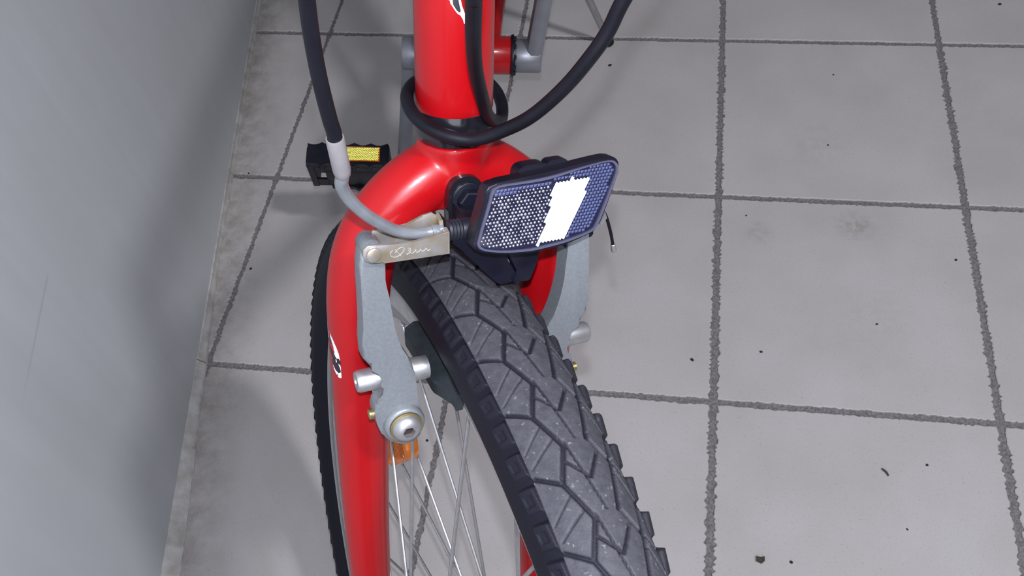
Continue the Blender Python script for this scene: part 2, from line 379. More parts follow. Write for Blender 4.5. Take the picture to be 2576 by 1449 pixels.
surf_patch('decal', BDEC, on_leg, [(88, -97.6), (80, -99.4), (76, -101.6), (80, -102.4), (88, -100.4)], fork, 0.36)
surf_patch('decal', WHITE, on_leg, [(66, -108.9), (63.5, -108.6), (62, -110), (64.5, -110.6)], fork, 0.46)
surf_patch('decal', BDEC, on_leg, [(64, -117.2), (62, -117.0), (61.6, -118.0), (63.8, -118.2)], fork, 0.36)

# --- tyre with moulded tread
RM, RT = 303.9, 23.0
LUG = 135
def seg_d(x, y, a, b):
    ax, ay = a; bx, by = b; dx, dy = bx - ax, by - ay; t = np.clip(((x - ax) * dx + (y - ay) * dy) / (dx * dx + dy * dy), 0, 1)
    return np.hypot(x - ax - t * dx, y - ay - t * dy)
def sstep(d, w): return np.clip((d - w * 0.5) / 0.35 + 0.5, 0, 1)
PER = 2 * (2 * PI * 327.0 / LUG)
GRV = [((0, -3), (.47, -9), 1.9), ((.47, -9), (1, -3), 1.7), ((.47, -9), (.24, -18), 1.7), ((-.16, -4.6), (.12, -17), .55), ((.62, -7.5), (.90, -17.5), .45),
       ((.2, -5), (.49, 2), 1.3), ((.49, 2), (.18, 8.7), 1.4), ((-.06, -2.4), (.92, 2.6), .8), ((-.1, 18), (.96, 7.2), 2.0), ((.96, 7.2), (1.32, 13), 1.5), ((.45, 13), (.86, 17.6), .5), ((.30, 14), (.52, 18), .45)]
def tyre_profile(theta_deg, phi):
    """height over the carcass (mm) and dust, on the (theta, phi) grid"""
    th, ph = np.meshgrid(theta_deg, phi, indexing='ij')
    s = (105.48 - th) / 360 * LUG            # lug index, growing forwards and down
    y = -np.radians(ph) * RT * 1.0           # mm across, + towards the bicycle's left
    u = (s / 2) % 1.0
    x = u * PER; keep = np.ones_like(x)
    for (a, b, wd) in GRV:
        for k in (-1, 0, 1):
            keep = np.minimum(keep, sstep(seg_d(x, y, ((a[0] + k) * PER, a[1]), ((b[0] + k) * PER, b[1])), wd))
    aph = np.abs(ph)
    centre = aph < 47
    h = np.where(centre, 1.3 + 1.2 * (keep - 1) * 1.15, 0.0)
    dust = np.where(centre, 0.10 + 0.90 * keep, 0.0)
    v = np.where(ph > 0, (s + 0.45) % 1.0, s % 1.0)
    sh = 0.16 * (aph - 47) / 25
    vv = (v + sh) % 1.0
    lug = np.clip(vv / 0.10, 0, 1) * np.clip((0.76 - vv) / 0.06, 0, 1)
    ends = np.clip((aph - 47.5) / 1.5, 0, 1) * np.clip((70 - aph) / 5, 0, 1)
    hl = lug * ends * (0.45 + 1.3 * (1 - vv)) * np.where(ph > 0, 1.3, 2.1)
    h = np.where(centre, h, hl - 0.15)
    dust = np.where(centre, dust, lug * ends * np.where(ph > 0, 0.05, 0.34))
    pocket = lug * np.clip((aph - 53) / 1.5, 0, 1) * np.clip((64 - aph) / 1.5, 0, 1) * ((vv > .25) & (vv < .55))
    h = h - 0.7 * pocket
    side = aph > 72
    rad = np.where(aph > 100, -(aph - 100) / 40 * 2.6, 0.0)
    h = h + rad + np.where(side, -0.1, 0.0) + 0.25 * ((aph > 80) & (aph < 82)) + 0.25 * ((aph > 118) & (aph < 121))
    return th, ph, h, dust
def ring_mesh(th, ph, h, axisR, closed=True):
    r = RT + h; t = np.radians(th); p = np.radians(ph)
    er = np.cos(t)[..., None] * np.array(WF) + np.sin(t)[..., None] * np.array(WU)
    P = np.array(HUB) + ((axisR + r * np.cos(p))[..., None] * er + (r * np.sin(p))[..., None] * np.array(A_)) / 1000
    n, k = th.shape; idx = np.arange(n * k).reshape(n, k); nx = np.roll(idx, -1, 0)
    q = np.stack([idx[:, :-1], nx[:, :-1], nx[:, 1:], idx[:, 1:]], -1).reshape(-1, 4)
    return P.reshape(-1, 3), q
def mesh_np(name, V, Q):
    me = bpy.data.meshes.new(name); me.vertices.add(len(V)); me.vertices.foreach_set('co', np.ascontiguousarray(V, np.float32).ravel())
    me.loops.add(Q.size); me.loops.foreach_set('vertex_index', np.ascontiguousarray(Q, np.int32).ravel())
    me.polygons.add(len(Q)); me.polygons.foreach_set('loop_start', np.arange(0, Q.size, Q.shape[1], dtype=np.int32))
    me.update(calc_edges=True); me.validate(); return me
dl = 360 / LUG; nf0 = 66.0
fine = np.arange(nf0, nf0 + 34 * dl - 1e-6, dl / 30); coarse = np.arange(nf0 + 34 * dl, nf0 + 360 - 1e-6, dl / 10)
phi = np.concatenate([np.linspace(-140, -76, 22), np.linspace(-75, 75, 137), np.linspace(76, 140, 22)])
th, ph, h, dust = tyre_profile(np.concatenate([fine, coarse]), phi)
V, Q = ring_mesh(th, ph, h, RM)
me = mesh_np('tyre', V, Q)
ca = me.attributes.new('dust', 'FLOAT', 'POINT'); ca.data.foreach_set('value', dust.astype(np.float32).ravel())
tyre = link('tyre', me, TYREM, root); tyre['label'] = 'black tyre with diamond tread and saw-toothed shoulder lugs'

# --- rim, hub, spokes, nipples
def ring_prof(prof, seg=360):
    bm = bmesh.new(); rings = []
    for k in range(seg):
        t = 2 * PI * k / seg; e = math.cos(t) * WF + math.sin(t) * WU
        rings.append([bm.verts.new(HUB + (R * e + o * A_) / 1000) for R, o in prof])
    n = len(prof)
    for i in range(seg):
        a, b = rings[i], rings[(i + 1) % seg]
        for k in range(n): bm.faces.new((a[k], a[(k + 1) % n], b[(k + 1) % n], b[k]))
    return bm
half = [(291.0, 13.0), (290.5, 14.3), (288.5, 14.5), (287.6, 13.9), (275.5, 13.7), (274.6, 14.1), (273.6, 13.6), (266, 10.5), (259.5, 5.5), (258.3, 3.5)]
rim = link_bm('rim', ring_prof(half + [(R, -o) for R, o in half[::-1]] + [(284, -11), (284, 11)]), RIMM, root, angle=35)
rim['label'] = 'silver alloy rim'
bm = bmesh.new()
add_lathe(bm, W(0, 0, -50), A_, [(0, 4.5), (6, 4.5), (6, 8), (17, 9), (17.5, 22), (20.5, 22), (21, 13), (30, 10), (70, 10), (79, 13), (79.5, 22), (82.5, 22), (83, 9), (94, 8), (94, 4.5), (100, 4.5)], 40)
hub = link_bm('hub', bm, ALU, root)
SP = [(126.8, 1, 1), (106.8, 1, -1), (136.8, -1, -1), (116.8, -1, 1)]
for k in range(36):
    # spokes repeat every 40 degrees: (angle, flange side, lean)
    a0, side, lean = SP[k % 4]; a0 = a0 + 40 * (k // 4)
    p0 = WP(255.5, a0, side * 2.2); p1 = WP(21.0, a0 + lean * 62, side * 31.0)
    bm = bmesh.new(); add_tube(bm, [p0, p1], 0.00105, 8); sp = link_bm('spoke', bm, STL, root)
    bm = bmesh.new(); d = (p0 - p1).normalized(); add_tube(bm, [p0 - d * 0.005, p0 - d * 0.0045, p0 + d * 0.0045], [0.0011, 0.0018, 0.0019], 8)
    link_bm('nipple', bm, STL, sp)
# amber reflector clipped between the spokes
bm = bmesh.new()
c0 = WP(176, 153, 1.0); eT = (-math.sin(math.radians(153)) * WF + math.cos(math.radians(153)) * WU); eR = (math.cos(math.radians(153)) * WF + math.sin(math.radians(153)) * WU)
add_prism(bm, lambda p, q, d: c0 + (p * eT + q * eR + d * A_) / 1000, round_poly(rect(-34, -13, 34, 15), 13), -4.5, 4.5, 1.6)
for k in range(-6, 7):
    add_prism(bm, lambda p, q, d: c0 + (p * eT + q * eR + d * A_) / 1000, rect(k * 4.2 - 0.7, -10.5, k * 4.2 + 0.7, 12), 4.4, 5.2)
wr = link_bm('wheel_reflector', bm, AMB, root); wr['label'] = 'amber ribbed reflector between the spokes'

# --- rim brake
ARM = [(55.8, -33.5), (56.6, -48.3), (56.6, -69.9), (56.9, -87.4), (51.7, -94.5), (48.2, -103.2), (47.6, -108), (49.0, -114.7), (51.4, -118.1), (51.5, -124.3), (50.3, -131.6), (47.2, -139.0), (41.6, -144.3), (35.7, -146.0), (30.2, -142.5), (28.4, -134.3), (29.6, -126.9), (31.2, -119.5), (32.4, -107.8), (34.4, -96.3), (39.2, -86.4), (42.8, -73.1), (45.0, -56.5), (46.3, -48.4), (46.9, -33.5)]
def ring2(poly, n=3):
    pts = [Vector((p[0], p[1], 0)) for p in poly]; out = []
    N = len(pts)
    for i in range(N):
        p0, p1, p2, p3 = (pts[(i + k) % N] for k in (-1, 0, 1, 2))
        for k in range(n):
            t = k / n; q = 0.5 * ((2 * p1) + (p2 - p0) * t + (2 * p0 - 5 * p1 + 4 * p2 - p3) * t * t + (3 * p1 - p0 - 3 * p2 + p3) * t ** 3); out.append((q.x, q.y))
    return out
def arm_depth(x):       # the arm steps forward as it rises from the pivot
    return 25 + 9 * min(1, max(0, (x + 125) / 60))
def build_arm(s, name, label):
    bm = bmesh.new()
    poly = ring2(ARM, 2)
    lean = (lambda q: 0.0) if s > 0 else (lambda q: 2.0 + 0.085 * (q + 131))    # the far arm leans in more
    add_prism(bm, lambda p, q, d: F(s * (p - lean(q)), q, arm_depth(q) + d), poly, 0, 9.5, 1.6, 3)
    add_lathe(bm, F(s * 38.4, -131, 19), N_, [(0, 8.8), (0.5, 9.4), (17.5, 9.8), (19.0, 9.2), (19.6, 8.2), (19.6, 7.9), (19.0, 7.4)], 40)
    add_lathe(bm, F(s * (51.2 - lean(-33)), -33.2, 33), N_, [(0, 4.0), (0.6, 4.4), (13.0, 4.4), (14.2, 3.8), (14.6, 2.5)], 32)
    o = link_bm(name, bm, ALU, root, angle=50); o['label'] = label
    # pivot bolt with a hexagon socket
    bm = bmesh.new(); ori = F(s * 38.4, -131, 39.2); seg = 24; u = A_; v = X_
    prof = [(0, 6.9), (0.8, 7.0), (2.2, 6.5), (3.6, 5.3), (4.5, 3.9)]
    rings = [[bm.verts.new(ori + (d * N_ + r * (math.cos(2 * PI * k / seg) * u + math.sin(2 * PI * k / seg) * v)) / 1000) for k in range(seg)] for d, r in prof]
    def hexr(k): a = (2 * PI * k / seg) % (PI / 3) - PI / 6; return 2.6 / math.cos(a)
    for d in (4.6, 2.0): rings.append([bm.verts.new(ori + (d * N_ + hexr(k) * (math.cos(2 * PI * k / seg) * u + math.sin(2 * PI * k / seg) * v)) / 1000) for k in range(seg)])
    for a, b in zip(rings, rings[1:]):
        for k in range(seg): bm.faces.new((a[k], a[(k + 1) % seg], b[(k + 1) % seg], b[k]))
    bm.faces.new(rings[-1]); bm.faces.new(rings[0][::-1])
    bo = link_bm('pivot_bolt', bm, STL, o, angle=35)
    bo.data.materials.append(RUST)
    for f in bo.data.polygons:
        c = f.center
        if len(f.vertices) == 6 * 4 and (Vector(c) + WLOC[bo.name] - ori).dot(N_) > 0.001: f.material_index = 1
    bm = bmesh.new(); add_lathe(bm, F(s * 38.4, -131, 38.4), N_, [(0, 7.6), (1.2, 7.8), (1.4, 7.2)], 32); link_bm('washer', bm, BRASS, o)
    # pad post, nut, washers
    bm = bmesh.new()
    add_lathe(bm, F(s * 24, -107.0, 29), s * A_, [(0, 3.0), (0.5, 5.4), (8.2, 5.6), (8.3, 6.4), (10, 6.4), (10.1, 3.2), (22, 3.2), (22.1, 5.3), (33.0, 5.2), (34.2, 4.6), (34.3, 2.6), (32.0, 2.4)], 32)
    link_bm('pad_post', bm, STL, o, angle=30)
    bm = bmesh.new(); add_lathe(bm, F(s * 47, -127, 29), s * A_, [(0, 1.8), (4, 1.8), (4.2, 2.5), (6.2, 2.5), (6.4, 1.8)], 16); link_bm('adjuster_screw', bm, BRASS, o)
    # brake pad: curved along the rim
    bm = bmesh.new(); rows = []; n = 24
    for i in range(n + 1):
        f = i / n; th_ = 102.4 + 12.8 * f
        taper = min(1, 0.30 + 0.70 * f / 0.22, 0.80 + 0.20 * (1 - f) / 0.10)
        hh = 6.0 * (0.75 + 0.25 * taper); back = 14.6 + 9.5 * taper
        sec = [(278.6 - hh, 14.2), (278.6 + hh, 14.2), (278.6 + hh, 17.5), (278.6 + hh * 0.5, back), (278.6 - hh * 0.5, back), (278.6 - hh, 17.5)]
        rows.append([bm.verts.new(WP(R, th_, s * o_)) for R, o_ in sec])
    for a, b in zip(rows, rows[1:]):
        for k in range(6): bm.faces.new((a[k], a[(k + 1) % 6], b[(k + 1) % 6], b[k]))
    bm.faces.new(rows[0]); bm.faces.new(rows[-1][::-1])
    link_bm('brake_pad', bm, PADM, o, angle=25)
    return o
armr = build_arm(1, 'brake_arm', 'grey cast brake arm in front of the fork leg nearest the wall')
arml = build_arm(-1, 'brake_arm', 'grey cast brake arm half hidden behind the tyre and reflector')

# cable link: U channel from arm top to the boot
bm = bmesh.new()
front = [(56.6, -30.6), (56.9, -33.4), (55.6, -36.0), (53.2, -37.2), (50.3, -37.2), (40, -37.2), (28, -37.4), (21.0, -38.2), (18.2, -38.0), (18.0, -27.6), (24, -28.8), (32, -30.0), (42, -29.9), (50.5, -29.2), (54.5, -28.9)]
def tilt(p, q, d): return F(p + 2.6 - max(0, p - 30) * 0.13, q + 0.2, d + (57 - p) * 0.05)
add_prism(bm, tilt, front, 45.6, 47.0, 0.4)
back = [(50, -31), (49.6, -36), (47, -37.4), (30, -37.6), (18.2, -38), (18.0, -26.4), (21, -24.2), (25, -25.0), (32, -28.4), (42, -29.0), (48, -28.8)]
add_prism(bm, tilt, back, 34.0, 35.3, 0.3)
add_prism(bm, lambda p, q, d: tilt(p, d, q), rect(18.2, 34.2, 47.5, 46.8), -38.2, -36.8, 0.3)
add_prism(bm, lambda p, q, d: tilt(d, p, q), [(-38, 34.2), (-38, 46.8), (-27.8, 46.8), (-27.2, 43.4), (-30.5, 42.6), (-30.5, 39.6), (-26.6, 38.6), (-25.2, 34.2)], 17.4, 19.0, 0.3)
lk = link_bm('cable_link', bm, NICK, root, angle=30); lk['label'] = 'nickel plated cable link with engraved script'
bm = bmesh.new(); add_lathe(bm, tilt(51.9, -33.2, 46.5), N_, [(0, 3.2), (1.3, 3.1), (1.7, 2.6)], 28); link_bm('rivet', bm, NICK, lk)
def script(pts): return [tilt(p, q, 47.15) for p, q in pts]
for pts in ([(43.0, -32.4), (44.2, -33.6), (43.6, -35.2), (41.4, -35.6), (39.0, -34.4), (37.6, -32.6), (38.6, -31.6), (40.6, -32.2), (42.0, -33.6)], [(42.0, -32.2), (40.4, -34.0), (39.2, -35.6)],
            [(36.6, -35.2), (35.2, -34.4), (34.6, -33.0), (35.2, -32.4), (35.4, -33.8), (34.0, -35.0), (32.6, -34.2), (32.2, -33.4), (32.0, -34.8), (30.6, -34.6), (29.8, -33.6), (29.4, -34.8), (28.2, -34.4), (27.4, -33.6), (27.0, -34.8), (25.6, -34.4)]):
    bm = bmesh.new(); add_tube(bm, spline(script(pts), 5), 0.00014, 5); link_bm('engraved_script', bm, ENGR, lk)
# noodle, ferrule, housing
bm = bmesh.new()
NP = [(66.6, 13.5, 67.5), (66.6, 11, 66), (66.2, 6.5, 63), (62.7, -1.4, 58.5), (56.5, -10.2, 54), (49.7, -17.7, 49.5), (42.6, -24.4, 44.8), (35.0, -28.8, 42.4), (28.4, -30.4, 41.6), (24.4, -30.3, 41.6), (20.5, -30.2, 41.6)]
add_tube(bm, spline([F(*p) for p in NP], 8), [0.0025, 0.0025, 0.00245, 0.0024, 0.0024], 20)
add_lathe(bm, F(22.8, -30.4, 41.6), A_, [(-1.5, 2.0), (0, 2.9), (2.6, 3.0), (2.8, 2.2)], 20)
nood = link_bm('brake_noodle', bm, NOOD, root); nood['label'] = 'silver bent noodle tube feeding the brake cable'
HP = [(88, 140, 112), (80.5, 93, 98), (79.5, 83, 92.5), (77.6, 69, 86), (75.2, 54, 81), (71.8, 38, 76), (70.2, 32, 74)]
d = (F(70.2, 32, 74) - F(66.6, 13.5, 67.5)).normalized()
bm = bmesh.new(); fo = F(66.6, 13.0, 67.3)
add_lathe(bm, fo, d, [(-1.2, 2.2), (0, 2.9), (2.5, 3.25), (17.2, 3.25), (17.7, 3.1), (17.7, 2.65), (14, 2.6)], 32, close=False)
fe = link_bm('ferrule', bm, WHP, nood, angle=50); fe['label'] = 'pale grey ferrule socket at the end of the black housing'
bm = bmesh.new(); add_tube(bm, spline([F(*p) for p in HP] + [fo + d * 0.0145], 8), 0.00262, 20)
link_bm('brake_cable_housing', bm, CAB, root)['label'] = 'black brake cable housing hanging beside the wall'
# rubber boot and the inner cable to the other arm, free cable end with crimped tip
bm = bmesh.new(); prof = [(0, 3.0), (0.4, 4.3)]
for k in range(4): prof += [(1.6 + k * 1.5, 4.5), (2.3 + k * 1.5, 3.9)]
prof += [(8, 4.4), (18, 4.2), (24, 3.4), (34, 2.6), (36, 1.4)]
bd = (F(-40, -34.5, 38) - F(19.4, -30.6, 41.8)).normalized()
add_lathe(bm, F(19.4, -30.8, 41.8), bd, prof, 24)
link_bm('rubber_boot', bm, RUB, root)['label'] = 'black ribbed rubber boot over the brake cable'
bm = bmesh.new()
add_tube(bm, spline([F(-18, -32.3, 39.4), F(-34, -34, 38.3), F(-46, -35.4, 37.4), F(-54, -37, 35), F(-61.8, -42.1, 30), F(-65.8, -52.0, 30), F(-68.4, -61.8, 30)], 6), 0.0008, 8)
bc = link_bm('brake_cable', bm, CAB, root)
bm = bmesh.new(); e0 = F(-67.9, -59.6, 30); ed = (F(-69.0, -64.2, 30) - e0).normalized(); add_lathe(bm, e0, ed, [(0, 1.0), (0.3, 1.3), (3.6, 1.4), (4.4, 1.0)], 14)
link_bm('cable_tip', bm, STL, bc)['label'] = 'bright crimped tip of the loose cable end'
bm = bmesh.new(); add_lathe(bm, F(-52, -36.5, 30), N_, [(0, 4.0), (8.5, 4.2), (8.6, 5.0), (10, 5.0), (10.2, 3.6), (14, 3.5), (14.4, 2.6)], 6); link_bm('cable_clamp_bolt', bm, STL, root)

# --- front reflector on its bracket, bolted to the crown
tl = math.radians(10); RN = (math.cos(tl) * N_ + math.sin(tl) * X_).normalized(); RU = -A_; RV = RN.cross(RU).normalized()
if RV.dot(X_) < 0: RV = -RV
RP = F(-18, -16, 58)
def RF(p, q, d): return RP + (p * RU + q * RV + d * RN) / 1000
OUT = [(-26.6, 5.2), (-25.6, 8.3), (-22.8, 10.6), (-10, 11.4), (5.2, 12.4), (18, 13.6), (29.2, 14.3), (32.6, 13.0), (33.8, 9.6), (31.2, 2.2), (27.6, -6.4), (24.2, -13.6), (21.8, -16.2), (15.5, -18.2), (8.0, -19.8), (-1, -20.6), (-9.3, -20.6), (-20.6, -19.0), (-29.6, -16.4), (-32.6, -13.6), (-31.8, -9.6), (-29.2, -2.2)]
OUT = ring2(OUT, 3)
bm = bmesh.new(); add_prism(bm, RF, OUT, -7.5, 0.3, 0.9, 3)
# round socket behind the housing, with its ribbed clamp
add_lathe(bm, RF(1, 3.0, -17), RN, [(0, 7), (1, 9.5), (4, 10.5), (9.8, 11)], 32)
add_prism(bm, RF, round_poly(rect(-9, 0, 6, 14.0), 5), -15, -7)
add_prism(bm, RF, round_poly(rect(4, 4, 14, 14.6), 3), -13, -7)
refl = link_bm('reflector_housing', bm, BLK, root, angle=30); refl['label'] = 'black housing of the white front reflector'
def shrink(poly, k):
    c = Vector((sum(p[0] for p in poly) / len(poly), sum(p[1] for p in poly) / len(poly)))
    out = []
    for p in poly:
        v = Vector(p) - c; out.append(tuple(c + v * (1 - k / v.length)))
    return out
LEN = shrink(OUT, 1.5); INN = shrink(OUT, 2.6)
bm = bmesh.new(); add_prism(bm, RF, LEN, 0.2, 1.0, 0.3); link_bm('lens_plate', bm, LENSB, refl, angle=30)
bm = bmesh.new()
lo = [bm.verts.new(RF(*p, 0.9)) for p in LEN]; hi = [bm.verts.new(RF(*p, 2.1)) for p in LEN]; h2 = [bm.verts.new(RF(*p, 2.1)) for p in INN]; l2 = [bm.verts.new(RF(*p, 0.9)) for p in INN]
N = len(LEN)
for k in range(N):
    j = (k + 1) % N
    for a, b in ((lo, hi), (hi, h2), (h2, l2)): bm.faces.new((a[k], a[j], b[j], b[k]))
link_bm('lens_edge', bm, EDGE, refl, angle=30)
def inside(p, poly):
    x, y = p; c = False; n = len(poly)
    for i in range(n):
        (x1, y1), (x2, y2) = poly[i], poly[(i + 1) % n]
        if (y1 > y) != (y2 > y) and x < (x2 - x1) * (y - y1) / (y2 - y1) + x1: c = not c
    return c
SAFE = shrink(OUT, 3.6)
STRIP = [(3.0, 7.6), (11, 8.4), (18.6, 7.6), (17.6, 3.2), (14, -4.5), (9.6, -13.2), (7.6, -16.8), (1.0, -18.0), (-5.2, -17.4), (-1.6, -9.5), (0.6, -2.0)]
# left panel: rows of round silvered pips
bmp = bmesh.new(); bmd = bmesh.new(); pitch = 1.62
row = 0; q = -19.0
while q < 14:
    p = -33 + (pitch / 2 if row % 2 else 0)
    while p < 34:
        if inside((p, q), SAFE):
            if inside((p, q), STRIP): pass
            elif p < 3 + (q + 6) * 0.35 and q < 6.8 + 0.06 * p:
                rr = 0.62 * random.choice((0.62, 0.85, 0.95, 1.08))
                jit = (random.random() - .5) * 0.25
                g = [[bmp.verts.new(RF(p + jit + rr * math.cos(2 * PI * k / 8) * math.cos(e), q + rr * math.sin(2 * PI * k / 8) * math.cos(e), 0.95 + rr * 0.75 * math.sin(e))) for k in range(8)] for e in (0, 0.45, 0.95)]
                tp = bmp.verts.new(RF(p + jit, q, 0.95 + rr * 0.75))
                for a, b in zip(g, g[1:]):
                    for k in range(8): bmp.faces.new((a[k], a[(k + 1) % 8], b[(k + 1) % 8], b[k]))
                for k in range(8): bmp.faces.new((g[-1][k], g[-1][(k + 1) % 8], tp))
            else:
                s_ = pitch * 0.48
                vs = [bmd.verts.new(RF(p + a * s_, q + b * s_, 0.95)) for a, b in ((-1, -.85), (1, -.85), (1, .85), (-1, .85))]; tp = bmd.verts.new(RF(p, q, 1.35))
                for k in range(4): bmd.faces.new((vs[k], vs[(k + 1) % 4], tp))
        p += pitch
    q += pitch * 0.86; row += 1
tag(link_bm('reflector_pips', bmp, PIP, refl, angle=60), 'sparkling rows of round silver pips', kind='stuff')
tag(link_bm('reflector_prisms', bmd, DULL, refl, smooth=False), 'dull bluish prism grid', kind='stuff')
def corner_cubes(name, m, fn, size, test, bounds, parent, label, depth0, aim=(0, 0)):
    """open cube corners facing out: they send light back where it came from"""
    bm = bmesh.new(); s = size; e = [Vector((math.sqrt(2 / 3) * math.cos(2 * PI * k / 3), math.sqrt(2 / 3) * math.sin(2 * PI * k / 3), 1 / math.sqrt(3))) for k in range(3)]
    d = s * math.sqrt(2 / 3)                       # hexagon radius
    row = 0; y = bounds[1]
    while y < bounds[3]:
        x = bounds[0] + (d * math.sqrt(3) / 2 if row % 2 else 0)
        while x < bounds[2]:
            if test((x, y)):
                R90 = lambda v: Vector((-v.y, v.x, v.z))
                ee = [R90(v) * s for v in e]; o = Vector((0, 0, 0))
                for k in range(3):
                    a, b = ee[k], ee[(k + 1) % 3]
                    bm.faces.new([bm.verts.new(fn(x + v.x, y + v.y, depth0 + v.z)) for v in (o, a, a + b, b)])
            x += d * math.sqrt(3)
        y += d * 1.5; row += 1
    me = bpy.data.meshes.new(name); bm.to_mesh(me); bm.free()
    return tag(link(name, me, m, parent, smooth=False), label, kind='stuff')
corner_cubes('reflector_strip', PRISM, RF, 1.1, lambda p: inside(p, STRIP) and inside(p, SAFE), (-33, -20, 34, 15), refl, 'brilliant white strip of prisms returning the flash', 0.9)
# bracket: plate down from the crown bolt, with a box foot
bm = bmesh.new()
BRK = [(17.0, -30), (16.3, -36.5), (-3.0, -59.4), (-5.5, -61.4), (-12.0, -60.8), (-12.6, -57), (-8.5, -49.5), (-9, -34), (2, -28)]
add_prism(bm, F, round_poly(BRK, 1.2), 38.5, 43, 0.6)
add_prism(bm, F, round_poly([(-8.2, -46), (-23.2, -46), (-22.2, -52.5), (-19.0, -61.4), (-10.5, -60.6), (-13.0, -56)], 1.0), 36, 44, 0.6)
add_prism(bm, F, round_poly([(-8, -20), (-26, -20), (-23, -46), (-10, -46)], 2), 38, 46)
add_prism(bm, lambda p, q, d: F(p, d, q), rect(-9, 15, 8, 44), -36, -30)
brk = link_bm('reflector_bracket', bm, BLK, root, angle=30); brk['label'] = 'black bracket below the front reflector'
bm = bmesh.new(); add_prism(bm, F, round_poly([(-35.5, -46.5), (-49.5, -42), (-50.5, -45.5), (-37.5, -51)], 0.8), 38, 42, 0.5); link_bm('bracket_arm', bm, BLK, brk)
bm = bmesh.new()
add_prism(bm, F, round_poly([(9.8, -41), (9.8, -25), (7.0, -20.2), (2, -18.6), (-3, -19.6), (-6.6, -24), (-7, -41)], [0.5, 4, 3, 3, 3, 4, .5]), 13.0, 19.0, 1.2, 3)
cb = link_bm('crown_plate', bm, BLKG, root, angle=40); cb['label'] = 'glossy black plate bolted on the fork crown'
bm = bmesh.new(); add_lathe(bm, F(0.8, -29.5, 18.6), N_, [(0, 7.6), (1.0, 7.6), (1.4, 6.9)], 28); link_bm('bolt_washer', bm, BLK, cb)
bm = bmesh.new(); add_lathe(bm, F(0.8, -29.5, 19.8), N_, [(0, 5.6), (4.4, 5.6), (4.9, 5.0)], 6); link_bm('crown_bolt', bm, BLK, cb, smooth=False)

# --- two gear cable housings crossing the head tube
KA = [(42, 135, 116), (30, 84, 98), (26.4, 76.5, 90), (20.6, 60.5, 75), (11.9, 42, 55), (1.2, 22.5, 35), (-8.0, 7.6, 19.5), (-16.5, 0.4, 9.5), (-22.4, -2.4, 0.0), (-25.8, 0.4, -8), (-26.6, 4.0, -17), (-24.5, 6.5, -27), (-20, 6.0, -38), (-20, 7, -50)]
bm = bmesh.new(); add_tube(bm, spline([F(*p) for p in KA], 8), 0.0028, 20); link_bm('gear_cable_housing', bm, CAB, root)['label'] = 'black cable dropping in front of the head tube and curling back'
KB = [(-68, 130, 92), (-45, 82, 76), (-39, 66, 70), (-36, 54, 66), (-31.5, 43.5, 62), (-25.5, 29.7, 54), (-17.2, 15.8, 44), (-9.2, 7.0, 34.5), (0.5, 1.2, 26.8), (10.3, 1.4, 20.2), (17.6, 4.2, 12.0), (20.4, 7.4, 2.0), (18.4, 10.4, -9), (11.5, 12.0, -18), (3, 9.0, -24), (-6, 3, -34), (-14, 5, -46)]
bm = bmesh.new(); add_tube(bm, spline([F(*p) for p in KB], 8), 0.0029, 20); link_bm('gear_cable_housing', bm, CAB, root)['label'] = 'black cable sweeping up right from below the head tube'

# --- bottom bracket, cranks, chainring, pedal
bm = bmesh.new()
add_lathe(bm, B(-34, 0, 0), -BR, [(0, 17), (0, 21.5), (1, 22), (3.0, 22), (3.2, 17), (6.2, 16.4), (6.4, 13), (9, 12.5), (9, 6), (13, 6)], 36)
for k in range(10):
    t = 2 * PI * k / 10; add_tube(bm, [B(-37, 18.5 * math.cos(t), 18.5 * math.sin(t)), B(-39.5, 18.5 * math.cos(t), 18.5 * math.sin(t))], 0.0022, 8)
link_bm('bearing_cup', bm, BLK, root)['label'] = 'black bottom bracket cup'
CRK = Vector((0, -0.06, -1)).normalized()                 # right crank points straight down
def crank(s, l0, l1, up):
    bm = bmesh.new(); sg = -1 if not up else 1
    add_lathe(bm, B(s * l0, 0, 0), s * BR, [(0, 13), (1, 16.5), (3, 17.6), (l1 - l0 - 2, 17.6), (l1 - l0, 16.2), (l1 - l0 + .3, 11), (l1 - l0 - 2, 10)], 40)
    n = 14; rows = []
    for i in range(n + 1):
        f = i / n; d = 6 + f * 164; wd = 13.5 - 3.0 * f; hk = 8.0 - 0.8 * f; lc = l1 - 8 + 17 * f
        rows.append([bm.verts.new(B(s * (lc + b * hk), (-0.03 if up else 0.072) * d + a * wd, sg * d)) for a, b in ((-1, -.5), (-.8, -1), (.8, -1), (1, -.5), (1, .5), (.8, 1), (-.8, 1), (-1, .5))])
    for a, b in zip(rows, rows[1:]):
        for k in range(8): bm.faces.new((a[k], a[(k + 1) % 8], b[(k + 1) % 8], b[k]))
    bm.faces.new(rows[0]); bm.faces.new(rows[-1][::-1])
    add_lathe(bm, B(s * (l1 - 1), -5.1 if up else 12.2, sg * 170), s * BR, [(0, 11), (.5, 12.3), (13, 12.3), (14, 11)], 28)
    return bm
link_bm('crank_arm', crank(-1, 37, 66, True), ALUC, root, angle=40)['label'] = 'grey left crank arm pointing up behind the head tube'
link_bm('crank_arm', crank(1, 52, 80, False), ALUC, root, angle=40)['label'] = 'grey right crank arm pointing down to the pedal'
bm = bmesh.new()
add_lathe(bm, B(44, 0, 0), BR, [(0, 22), (0, 72), (1.0, 72.5), (2.5, 72.5), (3.4, 72), (3.4, 22)], 64)
for k in range(38):
    t = 2 * PI * k / 38; ct = lambda p, q, d: B(44 + d, (73 + q) * math.cos(t) - p * math.sin(t), (73 + q) * math.sin(t) + p * math.cos(t))
    add_prism(bm, ct, [(-4.2, -2), (-1.4, 4.0), (1.4, 4.0), (4.2, -2)], 0.6, 2.8)
link_bm('chainring', bm, BLK, root)['label'] = 'dark chainring behind the head tube'
PC = B(150, 12, -166)
